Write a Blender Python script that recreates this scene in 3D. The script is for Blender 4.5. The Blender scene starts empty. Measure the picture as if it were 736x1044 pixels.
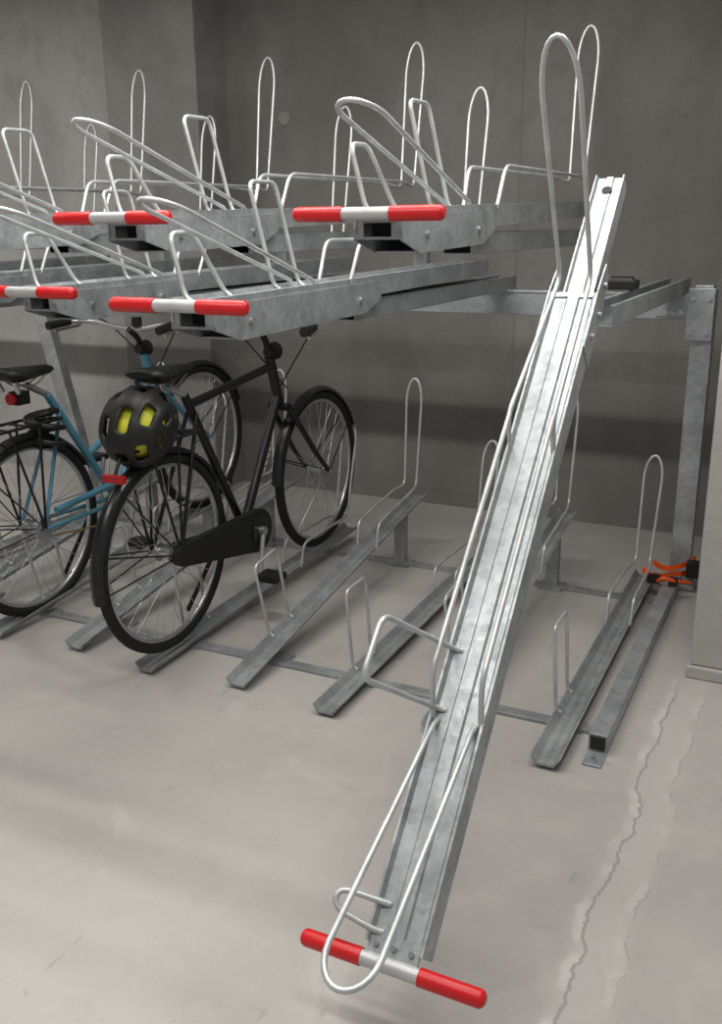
import bpy, math, random
from math import sin, cos, pi, radians
from mathutils import Vector, Matrix
random.seed(4)
scene=bpy.context.scene
S=0.3516

# ---------------------------------------------------------------- materials
def mat(name, col, rough=.5, metal=0., noise=None, bump=None, vor=None, spec=None):
    m=bpy.data.materials.new(name); m.use_nodes=True; nt=m.node_tree; N=nt.nodes; L=nt.links
    b=N['Principled BSDF']; b.inputs['Roughness'].default_value=rough; b.inputs['Metallic'].default_value=metal
    if spec is not None: b.inputs['Specular IOR Level'].default_value=spec
    b.inputs['Base Color'].default_value=(*col,1)
    tc=N.new('ShaderNodeTexCoord')
    if noise:
        sc,amt=noise
        n=N.new('ShaderNodeTexNoise'); n.inputs['Scale'].default_value=sc; n.inputs['Detail'].default_value=6
        L.new(tc.outputs['Object'],n.inputs['Vector'])
        r=N.new('ShaderNodeMapRange'); r.inputs[1].default_value=.3; r.inputs[2].default_value=.7
        r.inputs[3].default_value=1-amt; r.inputs[4].default_value=1+amt
        L.new(n.outputs['Fac'],r.inputs[0])
        mx=N.new('ShaderNodeVectorMath'); mx.operation='SCALE'; mx.inputs[0].default_value=col
        L.new(r.outputs[0],mx.inputs['Scale']); last=mx.outputs[0]
        if vor:
            vs,va=vor
            v=N.new('ShaderNodeTexVoronoi'); v.inputs['Scale'].default_value=vs
            L.new(tc.outputs['Object'],v.inputs['Vector'])
            sp=N.new('ShaderNodeSeparateColor'); L.new(v.outputs['Color'],sp.inputs[0])
            r2=N.new('ShaderNodeMapRange'); r2.inputs[3].default_value=1-va; r2.inputs[4].default_value=1+va
            L.new(sp.outputs[0],r2.inputs[0])
            m2=N.new('ShaderNodeVectorMath'); m2.operation='SCALE'; L.new(last,m2.inputs[0]); L.new(r2.outputs[0],m2.inputs['Scale']); last=m2.outputs[0]
            r3=N.new('ShaderNodeMapRange'); r3.inputs[3].default_value=rough-.06; r3.inputs[4].default_value=rough+.07
            L.new(sp.outputs[1],r3.inputs[0]); L.new(r3.outputs[0],b.inputs['Roughness'])
        L.new(last,b.inputs['Base Color'])
    if bump:
        sc,st=bump
        n=N.new('ShaderNodeTexNoise'); n.inputs['Scale'].default_value=sc; n.inputs['Detail'].default_value=8
        L.new(tc.outputs['Object'],n.inputs['Vector'])
        bp=N.new('ShaderNodeBump'); bp.inputs['Strength'].default_value=st; bp.inputs['Distance'].default_value=.01
        L.new(n.outputs['Fac'],bp.inputs['Height']); L.new(bp.outputs[0],b.inputs['Normal'])
    return m
galv=mat('galvanized_sheet',(.36,.38,.39),.47,.55,noise=(12,.22),vor=(80,.11))
wire=mat('galvanized_wire',(.50,.515,.515),.42,.5,noise=(16,.16))
beamm=mat('galvanized_beam',(.35,.37,.38),.47,.55,noise=(7,.2),vor=(70,.09))
lowm=mat('galvanized_dull',(.31,.325,.33),.52,.45,noise=(9,.25),vor=(70,.09))
red=mat('red_rubber_grip',(.58,.006,.008),.4)
whitem=mat('pale_handle_metal',(.48,.475,.47),.45,.3,noise=(25,.12))
black=mat('black_paint',(.008,.008,.009),.28,spec=.4)
rubber=mat('tyre_rubber',(.010,.010,.010),.7,noise=(30,.2),spec=.3)
plast=mat('black_plastic',(.009,.009,.009),.5,spec=.35)
darkin=mat('opening_shade',(.01,.01,.01),.7)  # near-black colour painted in for the shade inside hollow openings
chrome=mat('chrome_metal',(.50,.51,.52),.3,.85,noise=(10,.1))
blue=mat('blue_frame_paint',(.09,.25,.34),.3,.2,noise=(4,.08))
redlens=mat('red_reflector',(.36,.01,.012),.2)
orange=mat('orange_strap',(.80,.10,.008),.5)
yellow=mat('yellow_padding',(.62,.62,.04),.5)
gold=mat('gold_chain',(.5,.33,.1),.35,.8)

# ---------------------------------------------------------------- mesh builder
class MB:
    def __init__(s): s.v=[];s.f=[];s.m=[];s.mats=[];s.sm=[]
    def mi(s,m):
        if m not in s.mats: s.mats.append(m)
        return s.mats.index(m)
    def add(s,vs,fs,m,smooth=True):
        o=len(s.v); s.v+= [tuple(v) for v in vs]; k=s.mi(m)
        for f in fs: s.f.append([i+o for i in f]); s.m.append(k); s.sm.append(smooth)
    def tube(s,path,r,m,seg=8,closed=False,caps=True):
        P=[Vector(p) for p in path]
        Q=[P[0]]
        for p in P[1:]:
            if (p-Q[-1]).length>1e-5: Q.append(p)
        P=Q; n=len(P)
        if closed and (P[0]-P[-1]).length<1e-5: P.pop(); n-=1
        T=[]
        for i in range(n):
            if closed: t=(P[(i+1)%n]-P[i-1])
            elif i==0: t=P[1]-P[0]
            elif i==n-1: t=P[-1]-P[-2]
            else: t=(P[i+1]-P[i]).normalized()+(P[i]-P[i-1]).normalized()
            T.append(t.normalized())
        up=Vector((0,0,1)) if abs(T[0].z)<.9 else Vector((1,0,0))
        u=(up-T[0]*up.dot(T[0])).normalized(); vs=[]
        for i in range(n):
            u=(u-T[i]*u.dot(T[i])).normalized(); w=T[i].cross(u)
            rr=r[i] if isinstance(r,(list,tuple)) else r
            for k in range(seg):
                a=2*pi*k/seg; vs.append(P[i]+(u*cos(a)+w*sin(a))*rr)
        fs=[]
        rng=n if closed else n-1
        for i in range(rng):
            j=(i+1)%n
            for k in range(seg):
                fs.append([i*seg+k,i*seg+(k+1)%seg,j*seg+(k+1)%seg,j*seg+k])
        s.add(vs,fs,m,True)
        if caps and not closed:
            s.add(vs[:seg][::-1],[list(range(seg))],m,False); s.add(vs[-seg:],[list(range(seg))],m,False)
    def cyl(s,a,b,r,m,seg=16): s.tube([a,b],r,m,seg)
    def box(s,c,d,m,M=None):
        vs=[Vector((c[0]+x*d[0]/2,c[1]+y*d[1]/2,c[2]+z*d[2]/2)) for x in(-1,1) for y in(-1,1) for z in(-1,1)]
        if M: vs=[M(v) for v in vs]
        s.add(vs,[[0,1,3,2],[4,6,7,5],[0,4,5,1],[2,3,7,6],[0,2,6,4],[1,5,7,3]],m,False)
    def extr(s,prof,y0,y1,m,F):
        n=len(prof); vs=[F((x,y0,z)) for x,z in prof]+[F((x,y1,z)) for x,z in prof]
        s.add(vs,[[i,(i+1)%n,n+(i+1)%n,n+i] for i in range(n)]+[list(range(n))[::-1],list(range(n,2*n))],m,False)
    def plate(s,poly,x0,x1,m,F):
        n=len(poly); vs=[F((x0,y,z)) for y,z in poly]+[F((x1,y,z)) for y,z in poly]
        s.add(vs,[[i,(i+1)%n,n+(i+1)%n,n+i] for i in range(n)]+[list(range(n))[::-1],list(range(n,2*n))],m,False)
    def ellipsoid(s,c,r,m,nu=20,nv=12,a0=-pi/2,a1=pi/2):
        vs=[];fs=[]
        for j in range(nv+1):
            t=a0+(a1-a0)*j/nv
            for i in range(nu):
                a=2*pi*i/nu; vs.append((c[0]+r[0]*cos(t)*cos(a),c[1]+r[1]*cos(t)*sin(a),c[2]+r[2]*sin(t)))
        for j in range(nv):
            for i in range(nu): fs.append([j*nu+i,j*nu+(i+1)%nu,(j+1)*nu+(i+1)%nu,(j+1)*nu+i])
        s.add(vs,fs,m,True)
    def obj(s,name,parent=None,bevel=0):
        me=bpy.data.meshes.new(name); me.from_pydata(s.v,[],s.f)
        for m in s.mats: me.materials.append(m)
        me.polygons.foreach_set('material_index',s.m); me.polygons.foreach_set('use_smooth',s.sm); me.update()
        o=bpy.data.objects.new(name,me); scene.collection.objects.link(o)
        if parent: o.parent=parent
        if bevel:
            b=o.modifiers.new('bevel','BEVEL'); b.width=bevel; b.segments=2; b.limit_method='ANGLE'
        return o
def empty(name):
    o=bpy.data.objects.new(name,None); o.empty_display_size=.1; scene.collection.objects.link(o); return o
def fil(pts,r=.03,n=5):
    P=[Vector(p) for p in pts]; out=[P[0]]
    for i in range(1,len(P)-1):
        a=P[i-1]-P[i]; b=P[i+1]-P[i]
        ra=min(r,a.length*.48); rb=min(r,b.length*.48)
        p0=P[i]+a.normalized()*ra; p1=P[i]+b.normalized()*rb
        for k in range(n+1):
            t=k/n; out.append(p0*(1-t)**2+P[i]*2*t*(1-t)+p1*t*t)
    out.append(P[-1]); return out
def frame(x0,y0,z0,a=0.):
    ca,sa=cos(a),sin(a)
    def F(p): x,y,z=p; return Vector((x0+x,y0+y*ca-z*sa,z0+y*sa+z*ca))
    return F

# ---------------------------------------------------------------- rack
rack=empty('two_tier_bike_rack')
WR=.0060
UP=[(-.054,.012),(-.049,.012),(-.043,0),(-.016,0),(-.012,.005),(.012,.005),(.016,0),(.043,0),(.049,.012),(.054,.012),
    (.054,-.045),(.050,-.045),(.050,-.006),(-.050,-.006),(-.050,-.045),(-.054,-.045)]
def hoop_pts(F,yb,zb,yt,zt,hb,ht,front):
    def side(s):
        return [(s*x,y,z) for x,y,z in front]+[(s*hb,yb,zb)]
    L=side(-1); Rr=side(1)
    arch=[]
    e=.78
    yl=yb+(yt-yb)*e; zl=zb+(zt-zb)*e
    arch.append((-ht,yl,zl))
    for k in range(1,12):
        a=pi-pi*k/12
        arch.append((ht*cos(a),yl+(yt-yl)*sin(a),zl+(zt-zl)*sin(a)))
    arch.append((ht,yl,zl))
    left=fil(L+[arch[0]],.035)[:-1]; right=fil(Rr+[arch[-1]],.035)[:-1]
    return [F(p) for p in left]+[F(p) for p in arch]+[F(p) for p in right[::-1]]
def handle(mb,F,w=.358):
    h=w/2; g=.122
    mb.cyl(F((-h,0,0)),F((h,0,0)),.011,whitem,14)
    mb.cyl(F((-h+g,0,0)),F((h-g,0,0)),.0145,whitem,14)
    for s in(-1,1):
        mb.tube([F((s*(h-g),0,0)),F((s*(h-.008),0,0)),F((s*(h-.002),0,0)),F((s*(h+.002),0,0))],[.0165,.0165,.014,.008],red,16)
def tilted_loop(mb,F,yb=.57,yt=-.08,zt=.22,hb=.035,ht=.048):
    pts=[(-hb,yb,0),(-hb,yb-.02,.02)]
    f=.88; yl=yb+(yt-yb)*f; zl=.02+(zt-.02)*f
    arch=[(-ht,yl,zl)]
    for k in range(1,12):
        a=pi-pi*k/12; arch.append((ht*cos(a),yl+(yt-yl)*sin(a),zl+(zt-zl)*sin(a)))
    arch.append((ht,yl,zl))
    path=pts+arch+[(hb,yb-.02,.02),(hb,yb,0)]
    mb.tube([F(p) for p in path],WR,wire,8)
def ubr(mb,F,x0,x1,ya,yb_,ta,tb,h,z0=0):
    p=[(x0*.6,ya,z0),(x0,ya,z0+.01),(x1,ta,z0+h),(x1,tb,z0+h),(x0,yb_,z0+.01),(x0*.6,yb_,z0)]
    mb.tube([F(q) for q in fil(p,.028)],WR,wire,8)
def upper_tray(idx,x,yh,z,rise):
    a=math.atan2(rise,1.9); F=frame(x,yh,z,a); mb=MB()
    mb.extr(UP,.05,1.95,galv,F)
    yE=.20-yh+.10
    poly=[(.055,-.004),(yE,-.004),(yE,-.055),(yE-.10,-.090),(.16,-.090),(.055,-.058)]
    for x0_,x1_ in((-.060,-.0545),(.0545,.060)): mb.plate(poly,x0_,x1_,galv,F)
    mb.extr([(-.056,-.090),(.056,-.090),(.056,-.086),(-.056,-.086)],.16,yE-.10,beamm,F)
    mb.extr([(-.058,-.056),(-.034,-.056),(-.034,-.004),(-.058,-.004)],.053,.058,galv,F)
    mb.extr([(.034,-.056),(.058,-.056),(.058,-.004),(.034,-.004)],.053,.058,galv,F)
    mb.extr([(-.034,-.020),(.034,-.020),(.034,-.004),(-.034,-.004)],.053,.058,galv,F)
    mb.extr([(-.034,-.056),(.034,-.056),(.034,-.050),(-.034,-.050)],.053,.30,galv,F)
    mb.extr([(-.034,-.050),(.034,-.050),(.034,-.020),(-.034,-.020)],.10,.12,darkin,F)  # black block paints the dark interior of the tray's front opening
    for by in(.20,yE-.14):
        mb.cyl(F((.060,by,-.05)),F((.067,by,-.05)),.009,chrome,6)
    mb.extr([(-.05,-.006),(.05,-.006),(.05,.0),(-.05,.0)],.0,.06,galv,F)
    handle(mb,F)
    tilted_loop(mb,F)
    ubr(mb,F,-.05,-.10,.49,.62,.47,.60,.27)
    ubr(mb,F,-.05,-.09,.10,.26,.11,.20,.15)
    mb.tube(hoop_pts(F,1.86,.08,1.965,.635,.028,.038,[(.05,.74,0),(.055,.80,.115),(.05,1.70,.10)]),WR,wire,8)
    mb.obj('upper_tray_%d'%idx,rack)
HZ=1.504; LZ=1.316
k=0
for n,kind in ((3,'h'),(2,'l'),(1,'h'),(0,'l'),(-1,'h'),(-2,'l'),(-3,'h'),(-4,'l'),(-5,'h')):
    k+=1; x=n*S
    if kind=='h': upper_tray(k,x,-.403,HZ,.05)
    else: upper_tray(k,x,-.626 if n==2 else -.366,LZ,.025)
mb=MB()
for n in range(-5,5):
    x=n*S; hi=(n%2==1)
    zt=(HZ if hi else LZ)-.042
    h=.058
    y0=.24 if n==4 else .16
    y1=1.74
    F=frame(x+(.02 if n==4 else 0),0,zt)
    w=.042
    mb.extr([(-w,-h),(w,-h),(w,0),(w-.012,0),(w-.012,-.004),(w-.004,-.006),(w-.004,-h+.004),(-w+.004,-h+.004),(-w+.004,-.006),(-w+.012,-.004),(-w+.012,0),(-w,0)],y0,y1,beamm,F)
    if hi:
        mb.box((x,1.62,(1.22+zt-h)/2),(.06,.05,zt-h-1.22),beamm)
        mb.box((x+.032,1.62,1.25),(.006,.09,.10),beamm)
    else:
        mb.box((x,1.66,1.215),(.12,.09,.008),beamm)
mb.obj('support_arms',rack,.002)
mb=MB()
mb.box((-.9,1.66,1.165),(4.80,.05,.10),beamm)
mb.box((-.9,1.634,1.212),(4.80,.008,.012),galv)
mb.obj('cross_beam',rack,.003)
mb=MB()
mb.box((1.535,1.655,.63),(.07,.075,1.24),galv)
mb.box((1.575,1.655,.63),(.012,.085,1.20),galv)
mb.box((1.53,1.60,1.14),(.10,.008,.20),beamm)
mb.box((1.44,1.628,1.17),(.16,.008,.085),beamm)
mb.box((1.535,1.655,.012),(.14,.14,.02),beamm)
for bx,bz in((1.50,1.20),(1.56,1.20),(1.50,1.07),(1.56,1.07),(1.40,1.19),(1.40,1.15),(1.46,1.15)):
    mb.cyl((bx,1.603,bz),(bx,1.588,bz),.009,chrome,6)
mb.obj('right_post',rack,.002)
mb=MB()
def slant(b,t,w,d,m):
    b=Vector(b);t=Vector(t)
    vs=[p+Vector((sx*w/2,sy*d/2,0)) for p in(b,t) for sx,sy in((-1,-1),(1,-1),(1,1),(-1,1))]
    mb.add(vs,[[0,1,5,4],[1,2,6,5],[2,3,7,6],[3,0,4,7],[0,3,2,1],[4,5,6,7]],m,False)
slant((-1.68,1.66,.0),(-1.95,1.66,1.16),.09,.06,galv)
mb.obj('left_post',rack,.002)
mb=MB()
mb.box((1.37,.86,1.292),(.09,.07,.03),plast); mb.cyl((1.33,.86,1.30),(1.40,.86,1.30),.018,plast)
mb.obj('stop_block',rack,.004)
# --- lowered ramp
mb=MB(); A=radians(45); F=frame(1.406,-1.06,.20,A)
UR=[(x*1.06,z if z>-.02 else -.058) for x,z in UP]
mb.extr(UR,.03,1.57,galv,F)
U2=[(x*.70+.006,z-.016) for x,z in UP]
mb.extr(U2,1.45,1.99,beamm,F)
for sx in(-1,1):
    mb.plate([(1.40,-.062),(1.57,-.062),(1.67,-.040),(1.67,.004),(1.57,.018),(1.40,.018)],sx*.0595-.002,sx*.0595+.002,beamm,F)
    for yy,zz in((1.46,-.02),(1.54,-.035),(1.62,-.018)): mb.cyl(F((sx*.056,yy,zz)),F((sx*.069,yy,zz)),.009,chrome,6)
mb.extr([(-.057,-.004),(.057,-.004),(.057,.004),(-.057,.004)],1.562,1.576,beamm,F)
mb.extr([(-.05,-.004),(.05,-.004),(.05,.004),(-.05,.004)],-.012,.05,galv,F)
handle(mb,F)
for sx in(-.035,0,.035): mb.cyl(F((sx,.03,.004)),F((sx,.03,.009)),.006,chrome,6)
mb.cyl(F((.006,1.94,-.016)),F((.006,1.94,-.009)),.013,darkin,12)
tilted_loop(mb,F,.46,-.055,.226,.04,.048)
ubr(mb,F,-.05,-.10,.48,.61,.43,.555,.285)
ubr(mb,F,-.05,-.125,.05,.10,.065,.10,.035)
mb.tube(hoop_pts(F,1.60,.03,1.76,.575,.038,.042,[(.05,1.11,0),(.052,1.15,.075)]),WR,wire,8)
for s in(-1,1):
    mb.tube([F(p) for p in fil([(s*.05,.46,0),(s*.052,.53,.08),(s*.05,1.16,.072)],.03)],WR,wire,8)
mb.obj('lowered_loading_ramp',rack)
# --- lower tier
LP=[(-.044,.028),(-.039,.028),(-.022,.008),(-.006,.006),(0,.010),(.006,.006),(.022,.008),(.039,.028),(.044,.028),(.026,0),(-.026,0)]
ends={-4:.04,-3:.25,-2:.16,-1:.25,0:.06,1:.26,2:.03,3:.26,4:.03}
for n in range(-4,5):
    mb=MB(); z1=ends[n]; y0=0. if n%2==0 else .04; a=math.atan2(z1-.01,1.58)
    F=frame(n*S,y0,.012,a); L=1.60
    mb.extr(LP,0,L,lowm,F)
    mb.box((n*S,y0+.27,.008),(.10,.06,.012),lowm)
    if z1>.1:
        mb.box((n*S,1.40,(z1*.86)/2),(.05,.04,z1*.86),lowm); mb.box((n*S,1.40,.006),(.10,.10,.01),lowm)
    ubr(mb,F,-.045,-.056,.29,.43,.27,.42,.29,.015)
    zt=(.83-z1) if z1>.2 else .53
    mb.tube(hoop_pts(F,1.50,.10,1.62,zt,.028,.036,[(.044,1.02,.02),(.046,1.05,.12),(.042,1.42,.11)]),WR,wire,8)
    mb.obj('lower_channel_%d'%(n+5),rack)
mb=MB()
mb.box((-.05,.27,.006),(3.2,.045,.012),lowm); mb.box((-.05,1.40,.006),(3.2,.045,.012),lowm)
mb.box((1.523,.9,.035),(.055,1.50,.055),galv)
mb.box((1.523,.148,.035),(.043,.006,.043),darkin)  # black square paints the shaded hollow at the open tube end
mb.box((1.523,.12,.004),(.055,.10,.008),beamm)
mb.cyl((1.523,.095,.008),(1.523,.095,.016),.009,chrome,6)
mb.obj('floor_rails',rack,.002)

mb=MB()
def strap(pts,w=.022,t=.006):
    P=fil(pts,.04,4); vs=[];fs=[]
    for p in P:
        for sx,sz in((-1,-1),(1,-1),(1,1),(-1,1)): vs.append(p+Vector((sx*t/2,sx*0,sz*w/2))+Vector((0,sx*t/2,0)))
    for i in range(len(P)-1):
        for k in range(4): fs.append([i*4+k,i*4+(k+1)%4,i*4+4+(k+1)%4,i*4+4+k])
    mb.add(vs,fs,orange,False)
strap([(1.41,1.50,.10),(1.46,1.47,.080),(1.53,1.50,.10),(1.59,1.56,.09)])
strap([(1.44,1.58,.11),(1.49,1.55,.095),(1.57,1.57,.12),(1.60,1.62,.14)])
mb.tube(fil([(1.48,1.44,.08),(1.50,1.42,.105),(1.55,1.44,.09),(1.60,1.50,.07)],.02),.008,orange,8)
mb.box((1.60,1.56,.11),(.05,.06,.06),plast); mb.box((1.46,1.47,.08),(.05,.04,.032),plast); mb.box((1.54,1.45,.085),(.035,.03,.03),plast)
mb.obj('orange_tie_strap')

# ---------------------------------------------------------------- bicycles
def wheel(name,parent,X,y,z,R,rimm):
    mb=MB(); n=56
    ring=lambda r,x=0:[(X+x,y+r*cos(2*pi*i/n),z+r*sin(2*pi*i/n)) for i in range(n)]
    mb.tube(ring(R-.019),.0195,rubber,10,closed=True)
    mb.tube(ring(R-.041),.009,rimm,8,closed=True)
    mb.cyl((X-.045,y,z),(X+.045,y,z),.018,chrome,14)
    for s in(-1,1): mb.cyl((X+s*.028,y,z),(X+s*.032,y,z),.032,chrome,16)
    mb.cyl((X-.07,y,z),(X+.07,y,z),.007,chrome,8)
    for i in range(36):
        a=2*pi*i/36; s=1 if i%2 else -1; b=a+(.9 if (i//2)%2 else -.9)
        mb.tube([(X+s*.03,y+.03*cos(b),z+.03*sin(b)),(X,y+(R-.045)*cos(a),z+(R-.045)*sin(a))],.0013,chrome,4,caps=False)
    mb.obj(name,parent)
def fender(mb,X,y,z,r,a0,a1,m,w=.026):
    n=28; vs=[];fs=[]
    prof=[(-w,-.012),(-w*.7,.002),(0,.008),(w*.7,.002),(w,-.012)]
    for i in range(n+1):
        a=a0+(a1-a0)*i/n
        for px,pr in prof: vs.append((X+px,y+(r+pr)*cos(a),z+(r+pr)*sin(a)))
    for i in range(n):
        for k in range(4): fs.append([i*5+k,i*5+k+1,i*5+6+k,i*5+5+k])
    mb.add(vs,fs,m,True)
def saddle(mb,X,y,z,m):
    secs=[(-.135,.055,.012),(-.12,.078,.024),(-.07,.082,.030),(-.01,.055,.028),(.05,.028,.024),(.11,.020,.020),(.14,.010,.010)]
    vs=[];fs=[];n=14
    for yy,hw,hh in secs:
        for i in range(n):
            a=2*pi*i/n; zz=sin(a)*hh; zz=zz if zz>0 else zz*.9
            vs.append((X+hw*cos(a),y+yy,z+zz+(.012 if yy<-.1 else 0)))
    for j in range(len(secs)-1):
        for i in range(n): fs.append([j*n+i,j*n+(i+1)%n,j*n+n+(i+1)%n,j*n+n+i])
    mb.add(vs,fs,m,True); mb.add(vs[:n],[list(range(n))],m,False); mb.add(vs[-n:],[list(range(n))],m,False)
    for s in(-1,1):
        mb.tube(fil([(X+s*.03,y-.09,z-.01),(X+s*.022,y-.04,z-.045),(X+s*.02,y+.03,z-.045),(X+s*.012,y+.10,z-.01)],.02),.0035,chrome,6)
        mb.cyl((X+s*.045,y-.10,z-.015),(X+s*.04,y-.08,z-.06),.010,chrome,8)
def bike(name,X,rear,front,R,frm,fend,rimm,bb,seat,head_t,head_b,bar,st_top,lowstep=False):
    root=empty(name)
    wheel('rear_wheel',root,X,rear[0],rear[1],R,rimm); wheel('front_wheel',root,X,front[0],front[1],R,rimm)
    V=lambda p,x=0.:Vector((X+x,p[0],p[1]))
    mb=MB()
    mb.cyl(V(bb),V(st_top),.0165,frm,14)
    mb.cyl(V(head_t),V(head_b),.021,frm,14)
    ht,hb=Vector(head_t),Vector(head_b)
    mb.cyl(V(bb),V(tuple(hb*.85+ht*.15)),.019,frm,14)
    if lowstep:
        s=Vector(bb)*.55+Vector(st_top)*.45
        mb.tube([V(tuple(s)),V(((s.x+hb.x)/2-.02,(s.y+hb.y)/2-.02)),V(tuple(ht*.6+hb*.4))],.015,frm,12)
    else:
        s=Vector(st_top)*.93+Vector(bb)*.07
        mb.cyl(V(tuple(s)),V(tuple(ht*.8+hb*.2)),.016,frm,14)
    for s_ in(-1,1):
        mb.tube([V(bb,s_*.03),V(((bb[0]+rear[0])/2,(bb[1]+rear[1])/2),s_*.05),V(rear,s_*.062)],.0095,frm,8)
        mb.tube([V(tuple(Vector(st_top)*.88+Vector(bb)*.12),s_*.02),V(rear,s_*.062)],.0075,frm,8)
    mb.cyl(V(bb,-.04),V(bb,.04),.022,frm,14)
    if not lowstep:
        d=(hb-Vector(bb)); d1=d.normalized(); pn=Vector((-d1.y,d1.x))
        for i in range(5):
            c=Vector(bb)+d*(.46+.055*i)
            for o1,o2 in(((-.008,-.008),(-.008,.008)),((-.008,-.008),(.012,-.008))):
                p=c+d1*o1[0]+pn*o1[1]; q=c+d1*o2[0]+pn*o2[1]
                mb.tube([V(tuple(p),.0165),V(tuple(q),.0165)],.0022,whitem,5)
    mb.obj('frame',root)
    mb=MB(); ax=(hb-ht).normalized(); crown=hb+ax*.02
    mb.cyl(V(tuple(crown),-.045),V(tuple(crown),.045),.017,frm,12)
    for s_ in(-1,1):
        mid=crown*.35+Vector(front)*.65+Vector((-.012,0))
        mb.tube([V(tuple(crown),s_*.045),V(tuple(mid),s_*.052),V(front,s_*.055)],[.014,.012,.009],frm,10)
    mb.obj('fork',root)
    mb=MB()
    fender(mb,X,rear[0],rear[1],R+.013,radians(28),radians(190),fend,.024)
    fender(mb,X,front[0],front[1],R+.013,radians(20),radians(178),fend,.024)
    for c,aa in((rear,(165,186,130)),(front,(160,35))):
        for s_ in(-1,1):
            for a in aa:
                mb.cyl(V(c,s_*.06),(X+s_*.022,c[0]+(R+.01)*cos(radians(a)),c[1]+(R+.01)*sin(radians(a))),.003,fend,6)
    mb.obj('mudguards',root)
    mb=MB()
    mb.cyl(V(st_top),V((seat[0],seat[1]-.045)),.0135,chrome,12)
    saddle(mb,X,seat[0],seat[1],plast)
    mb.obj('saddle',root)
    mb=MB(); st=Vector(head_t)
    mb.tube(fil([V(tuple(st)),V(tuple(st-ax*.07)),V(bar)],.03),.013,plast,12)
    P=[(-.29,-.16,.02),(-.27,-.05,.03),(-.20,.0,.03),(-.06,.02,.0),(.06,.02,.0),(.20,.0,.03),(.27,-.05,.03),(.29,-.16,.02)]
    pp=[Vector((X+x,bar[0]+y,bar[1]+z)) for x,y,z in P]
    mb.tube(fil(pp,.05),.011,chrome if lowstep else plast,10)
    for s_ in(0,-1):
        e=pp[s_]; q=pp[1 if s_==0 else -2]; mb.tube([e+(e-q).normalized()*.01,e+(q-e)*.9],.0175,plast,12)
        w=pp[1 if s_==0 else -2]; sx=-1 if s_==0 else 1
        mb.tube(fil([w+Vector((-sx*.02,.01,-.005)),w+Vector((-sx*.01,.05,-.02)),w+Vector((sx*.02,-.08,-.035))],.02),.006,chrome,8)
        mb.tube(fil([w,w+Vector((-sx*.05,.13,.02)),Vector((X-sx*.02,hb.x+.04,hb.y+.05))],.09,8),.003,plast,6)
    mb.cyl(V((bar[0]+.02,bar[1]+.01),.03),V((bar[0]+.02,bar[1]+.05),.03),.022,plast,12)
    mb.tube([V((bar[0]+.05,bar[1]-.09)),V((bar[0]+.08,bar[1]-.09)),V((bar[0]+.11,bar[1]-.09))],[.02,.033,.036],plast,14)
    mb.obj('handlebar',root)
    mb=MB(); bbv,rv=Vector(bb),Vector(rear); n=12; out=[]
    dr=(rv-bbv); a0=math.atan2(dr.y,dr.x)
    for c,r,s0 in((bbv,.085,a0+pi/2),(rv,.038,a0-pi/2)):
        for i in range(n+1):
            a=s0+pi*i/n; out.append((c.x+r*cos(a),c.y+r*sin(a)))
    m_=len(out)
    vs=[(X+.05,*p) for p in out]+[(X+.078,*p) for p in out]
    if not lowstep:
        mb.add(vs,[list(range(m_)),list(range(m_,2*m_))[::-1]]+[[i,(i+1)%m_,m_+(i+1)%m_,m_+i] for i in range(m_)],plast,False)
        mb.cyl(V(bb,.078),V(bb,.082),.06,black,24)
    else:
        mb.tube([(X+.05,bb[0]+.085*cos(2*pi*i/24),bb[1]+.085*sin(2*pi*i/24)) for i in range(24)],.006,chrome,6,closed=True)
        mb.tube([V((bb[0],bb[1]+.085),.05),V((rear[0],rear[1]+.035),.05)],.004,gold,6); mb.tube([V((bb[0],bb[1]-.085),.05),V((rear[0],rear[1]-.035),.05)],.004,gold,6)
        mb.cyl(V(rear,.04),V(rear,.06),.045,chrome,18)
        c0=Vector(bb)*.15+Vector(rear)*.85+Vector((0,.058)); c1=Vector(bb)+Vector((0,.098))
        mb.tube([V(tuple(c0),.055),V(tuple(c1),.055)],.014,frm,8)
    ca=radians(250)
    for s_ in(1,-1):
        e=(bb[0]+s_*.17*cos(ca),bb[1]+s_*.17*sin(ca))
        mb.tube([V(bb,s_*.09),V(e,s_*.105)],[.012,.009],chrome,8)
        mb.box((X+s_*.155,e[0],e[1]),(.09,.085,.024),plast); mb.cyl(V(e,s_*.10),V(e,s_*.2),.006,chrome,8)
    mb.cyl(V(bb,.03),V(bb,.10),.018,chrome,12)
    mb.obj('drivetrain',root)
    mb=MB(); zt=rear[1]+R+.055; yb=rear[0]
    for s_ in(-1,1):
        mb.tube(fil([V((yb-.20,zt-.01),s_*.03),V((yb-.17,zt),s_*.06),V((yb+.17,zt),s_*.055),V((seat[0]+.02,zt+.01),s_*.02)],.03),.006,plast,8)
        mb.cyl(V((yb+.03,zt),s_*.058),V(rear,s_*.066),.005,plast,8); mb.cyl(V((yb-.12,zt),s_*.058),V(rear,s_*.066),.005,plast,8)
    for yy in(-.12,-.02,.09): mb.cyl(V((yb+yy,zt),-.06),V((yb+yy,zt),.06),.005,plast,8)
    rz=zt-.085 if not lowstep else zt-.02
    mb.box((X,yb-.235,rz),(.085,.018,.024),redlens); mb.cyl(V((yb-.235,rz)),V((yb-.19,zt-.01)),.006,plast,6)
    mb.obj('rear_carrier',root,.002)
    mb=MB(); kb=(bb[0]-.12,bb[1]-.01)
    mb.tube(fil([V(kb,-.03),V((kb[0]-.02,kb[1]-.06),-.05),V((kb[0]-.10,.06),-.13)],.03),.009,plast,8)
    mb.obj('kickstand',root)
    return root
bk=bike('bicycle',0.01,(.150,.40),(1.25,.445),.352,black,black,chrome,(.635,.35),(.215,1.015),(.875,.99),(.935,.80),(.81,1.10),(.305,.93))
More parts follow.
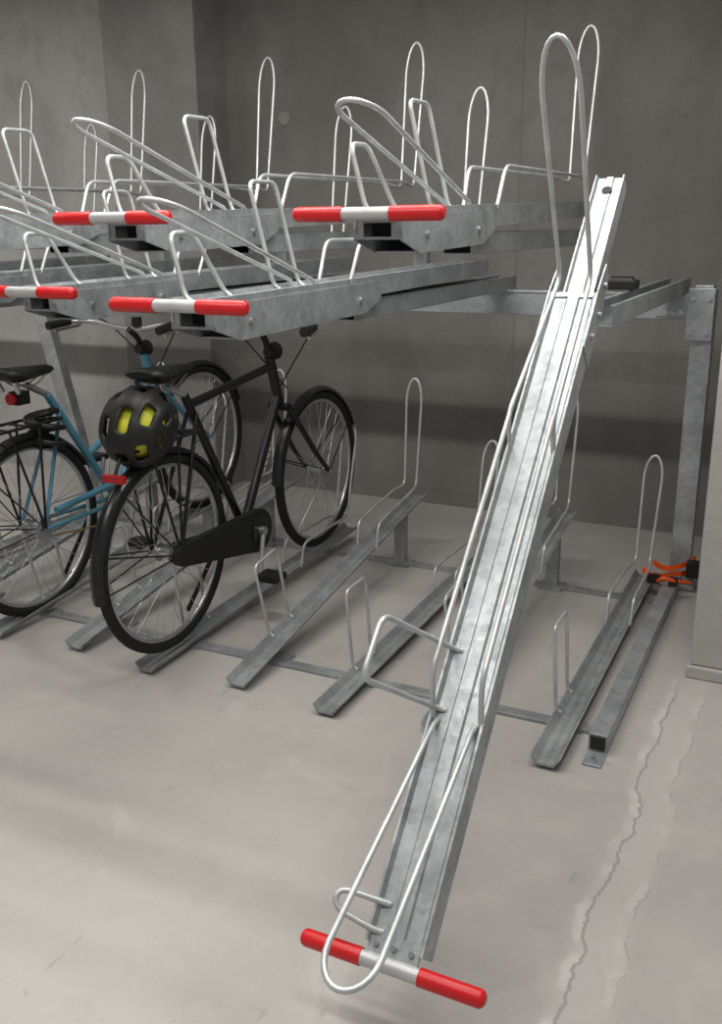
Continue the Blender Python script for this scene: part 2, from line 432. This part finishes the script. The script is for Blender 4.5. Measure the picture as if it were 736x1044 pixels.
b2=bike('bicycle.001',-.703,(.245,.372),(1.37,.506),.352,blue,plast,chrome,(.73,.36),(.29,.965),(.985,.96),(1.045,.80),(.90,1.07),(.39,.87),lowstep=True)
mb=MB()
X=-.703
for q in range(3):
    mb.tube([(X+.02*q+.055*cos(t*.5+q),.34+.055*sin(t*.5+q),.82-.005*t-.01*q) for t in range(26)],.011,plast,8)
mb.cyl((X,.215,.88),(X,.20,.88),.022,redlens,14); mb.box((X,.25,.88),(.045,.06,.05),plast)
mb.box((X,.33,.72),(.05,.05,.10),plast)
mb.obj('cable_lock',b2)

# helmet: vented black shell over a yellow-green liner, with chin strap
c=(.02,.045,.868); r=(.112,.125,.108)
Hm=Matrix.Translation(Vector(c))@Matrix.Rotation(radians(48),4,'X')@Matrix.Rotation(radians(14),4,'Y')
tmp=MB()
NI,NJ=22,26; vs=[];fs=[]
for i in range(NI+1):
    t=-pi/2+pi*i/NI
    for j in range(NJ+1):
        a=-.42+(pi+.84)*j/NJ
        k_=1+.035*cos(t*NI*2/3.)*cos(t)
        vs.append((r[0]*sin(t)*k_,r[1]*cos(t)*cos(a)*k_,r[2]*cos(t)*sin(a)*k_))
for i in range(NI):
    for j in range(NJ):
        row=(i-1)%4; vent=row in(1,2) and 3<=i<=NI-4 and (j+(i//4)*2)%8 in(1,2,3,4) and 3<j<NJ-3
        if not vent: fs.append([i*(NJ+1)+j,(i+1)*(NJ+1)+j,(i+1)*(NJ+1)+j+1,i*(NJ+1)+j+1])
tmp.add(vs,fs,plast,True)
tmp.v=[tuple(Hm@Vector(v)) for v in tmp.v]
hel=tmp.obj('bicycle_helmet')
so=hel.modifiers.new('thick','SOLIDIFY'); so.thickness=.014; so.offset=-1
sb=hel.modifiers.new('smooth','SUBSURF'); sb.levels=1; sb.render_levels=2
tmp=MB()
tmp.ellipsoid((0,0,0),(r[0]*.86,r[1]*.86,r[2]*.86),yellow,24,14,a0=-.42)
tmp.tube([(r[0]*.96*cos(2*pi*i/32),r[1]*.96*sin(2*pi*i/32),-.035) for i in range(32)],.011,plast,8,closed=True)
tmp.ellipsoid((0,0,-.035),(r[0]*.9,r[1]*.9,.02),plast,24,8)
tmp.v=[tuple(Hm@Vector(v)) for v in tmp.v]
tmp.tube(fil([(.10,.06,.84),(.06,.13,.78),(-.01,.11,.80),(-.07,.05,.84)],.04),.004,plast,6)
tmp.obj('liner_and_strap',hel)

# ---------------------------------------------------------------- room
def concrete(name,base,dark,streak=False,crack=False,floor=False,rough=.85,seams=(),sk=1.):
    m=bpy.data.materials.new(name); m.use_nodes=True; nt=m.node_tree; N=nt.nodes; L=nt.links
    b=N['Principled BSDF']; b.inputs['Roughness'].default_value=rough; b.inputs['Specular IOR Level'].default_value=.35
    g=N.new('ShaderNodeNewGeometry'); pos=g.outputs['Position']
    def noise(sc,det=5,scale=(1,1,1),dist=0.,rgh=.5):
        mp=N.new('ShaderNodeMapping'); mp.inputs['Scale'].default_value=scale; L.new(pos,mp.inputs['Vector'])
        n=N.new('ShaderNodeTexNoise'); n.inputs['Scale'].default_value=sc; n.inputs['Detail'].default_value=det; n.inputs['Distortion'].default_value=dist; n.inputs['Roughness'].default_value=rgh
        L.new(mp.outputs[0],n.inputs['Vector']); return n.outputs['Fac']
    def rng(x,a,b_,c=0.,d=1.):
        r=N.new('ShaderNodeMapRange'); r.interpolation_type='SMOOTHSTEP'
        for i,v in enumerate((a,b_,c,d)): r.inputs[i+1].default_value=v
        L.new(x,r.inputs[0]); return r.outputs[0]
    def mix(fac,A,B):
        x=N.new('ShaderNodeMix'); x.data_type='RGBA'
        if isinstance(fac,float): x.inputs[0].default_value=fac
        else: L.new(fac,x.inputs[0])
        for i,c in((6,A),(7,B)):
            if isinstance(c,tuple): x.inputs[i].default_value=(*c,1)
            else: L.new(c,x.inputs[i])
        return x.outputs[2]
    def math_(op,a,b_=None):
        x=N.new('ShaderNodeMath'); x.operation=op
        for i,v in enumerate((a,b_)):
            if v is None: continue
            if isinstance(v,(int,float)): x.inputs[i].default_value=v
            else: L.new(v,x.inputs[i])
        return x.outputs[0]
    col=mix(rng(noise(1.3,8,dist=.6),.35,.68),base,dark)
    sep=N.new('ShaderNodeSeparateXYZ'); L.new(pos,sep.inputs[0])
    if streak:
        col=mix(rng(noise(5,7,(1,1,.14),rgh=.6),.42,.70,0,.42*sk),col,tuple(c*.66 for c in base))
        col=mix(rng(noise(1.8,7,(1,1,.6),.5),.48,.68,0,.5),col,tuple(min(1,c*1.26) for c in base))
        col=mix(rng(noise(8,9,(1,1,.7),.4,.65),.48,.68,0,.4),col,tuple(c*.72 for c in base))
        col=mix(rng(noise(60,2),.62,.72,0,.4),col,tuple(c*.5 for c in base))
        for sx in seams:
            d=math_('ABSOLUTE',math_('SUBTRACT',sep.outputs[0],sx))
            col=mix(rng(d,.003,.010,.3,0.),col,tuple(c*.55 for c in base))
    if floor:
        col=mix(rng(noise(9,9,dist=1.,rgh=.6),.48,.70,0,.3),col,tuple(c*.8 for c in base))
        col=mix(rng(noise(3.5,9,dist=1.5,rgh=.6),.52,.72,0,.4),col,tuple(min(1,c*1.16) for c in base))
        col=mix(rng(noise(110,3),.62,.74,0,.45),col,tuple(c*.62 for c in base))
        col=mix(rng(noise(17,5,(1,.4,1),.8),.66,.72,0,.35),col,tuple(c*.6 for c in base))
        col=mix(rng(noise(12,5,(.35,1,1),.5),.68,.74,0,.35),col,tuple(c*.62 for c in base))
    if crack:
        wob=math_('MULTIPLY',math_('SUBTRACT',noise(2.6,9,(.01,1,.01),rgh=.62),.5),.16)
        wob2=math_('MULTIPLY',math_('SUBTRACT',noise(40,3),.5),.014)
        wob=math_('ADD',wob,wob2)
        brk=rng(noise(8,4),.42,.56,.1,1.)
        for off,wd,st,cc,bk_ in((1.70,.055,.45,1.2,0),(1.652,.012,.7,1.35,1),(1.666,.0035,.65,.55,0),(1.745,.012,.5,1.3,1),(1.757,.003,.5,.62,1)):
            d=math_('ABSOLUTE',math_('SUBTRACT',math_('SUBTRACT',sep.outputs[0],wob),off))
            fc=rng(d,wd*.4,wd*1.6,st,0.)
            near=rng(sep.outputs[1],.55,.8,1.,0.)
            fc=math_('MULTIPLY',fc,near)
            if bk_: fc=math_('MULTIPLY',fc,brk)
            col=mix(fc,col,tuple(min(1,c*cc) for c in base))
    L.new(col,b.inputs['Base Color'])
    bp=N.new('ShaderNodeBump'); bp.inputs['Strength'].default_value=.25; bp.inputs['Distance'].default_value=.01
    L.new(noise(25,8),bp.inputs['Height']); L.new(bp.outputs[0],b.inputs['Normal'])
    return m
fl=concrete('floor_concrete',(.415,.390,.365),(.36,.338,.317),crack=True,floor=True,rough=.52)
wl=concrete('wall_concrete',(.205,.196,.180),(.165,.158,.146),streak=True,seams=(.55,))
wl2=concrete('wall_concrete_pale',(.35,.342,.325),(.30,.293,.279),streak=True,seams=(-3.0,),sk=.7)
wl3=concrete('wall_concrete_mid',(.26,.252,.237),(.215,.208,.196),streak=True,sk=.8)
colm=concrete('column_concrete',(.40,.385,.362),(.35,.337,.317),floor=True)
ceilm=concrete('ceiling_concrete',(.35,.34,.32),(.3,.29,.27))
plug=concrete('plug_concrete',(.29,.28,.265),(.24,.23,.218))
def slab(name,x0,x1,y0,y1,z0,z1,m,bev=0):
    b=MB(); b.box(((x0+x1)/2,(y0+y1)/2,(z0+z1)/2),(x1-x0,y1-y0,z1-z0),m); return b.obj(name,None,bev)
slab('floor',-7,5,-6,2.7,-.1,0,fl)
wb=slab('wall_back',-1.12,5,2.37,2.6,0,3.0,wl)
mb=MB(); mb.tube([(-.76,2.372,2.04),(-.76,2.366,2.04),(-.76,2.364,2.04)],[.036,.036,.03],plug,20)
mb.obj('formwork_plug',wb)
slab('wall_pilaster',-1.72,-1.12,2.09,2.6,0,3.0,wl3,.006)
slab('wall_back_left',-7,-1.73,2.11,2.6,0,3.0,wl2)
slab('ceiling',-7,5,-6,2.6,3.0,3.1,ceilm)
slab('wall_left',-7.1,-7,-6,2.6,0,3.0,wl2)
slab('column_right',1.695,2.3,.77,1.35,.045,3.0,colm,.008)
slab('baseboard_column',1.685,2.31,.76,1.36,0,.045,colm,.006)

# ---------------------------------------------------------------- lights
def tube_light(i,x,y,z,lx,ly,e):
    l=bpy.data.lights.new('ceiling_lamp_%d'%i,'AREA'); l.shape='RECTANGLE'; l.size=lx; l.size_y=ly; l.energy=e; l.color=(1,.985,.95)
    o=bpy.data.objects.new('ceiling_lamp' if i==0 else 'ceiling_lamp.%03d'%i,l); o.location=(x,y,z); scene.collection.objects.link(o)
tube_light(0,.6,-.05,2.85,3.2,.12,88)
tube_light(1,-4.0,-.05,2.85,3.0,.12,90)
tube_light(2,.9,-1.75,2.85,2.6,.14,50)
w=bpy.data.worlds.new('world'); scene.world=w; w.use_nodes=True
w.node_tree.nodes['Background'].inputs[0].default_value=(.97,.985,1,1); w.node_tree.nodes['Background'].inputs[1].default_value=.42

# ---------------------------------------------------------------- camera
cam=bpy.data.cameras.new('camera'); co=bpy.data.objects.new('camera',cam); scene.collection.objects.link(co)
cam.sensor_fit='AUTO'; cam.sensor_width=36; cam.lens=956.85/1044*36
Rm=Matrix.Rotation(.4560,4,'Z')@Matrix.Rotation(pi/2-.2936,4,'X')@Matrix.Rotation(-.0095,4,'Z')
co.matrix_world=Matrix.Translation((1.9746,-2.3199,1.4742))@Rm
cam.clip_start=.01
scene.camera=co
scene.view_settings.view_transform='Standard'
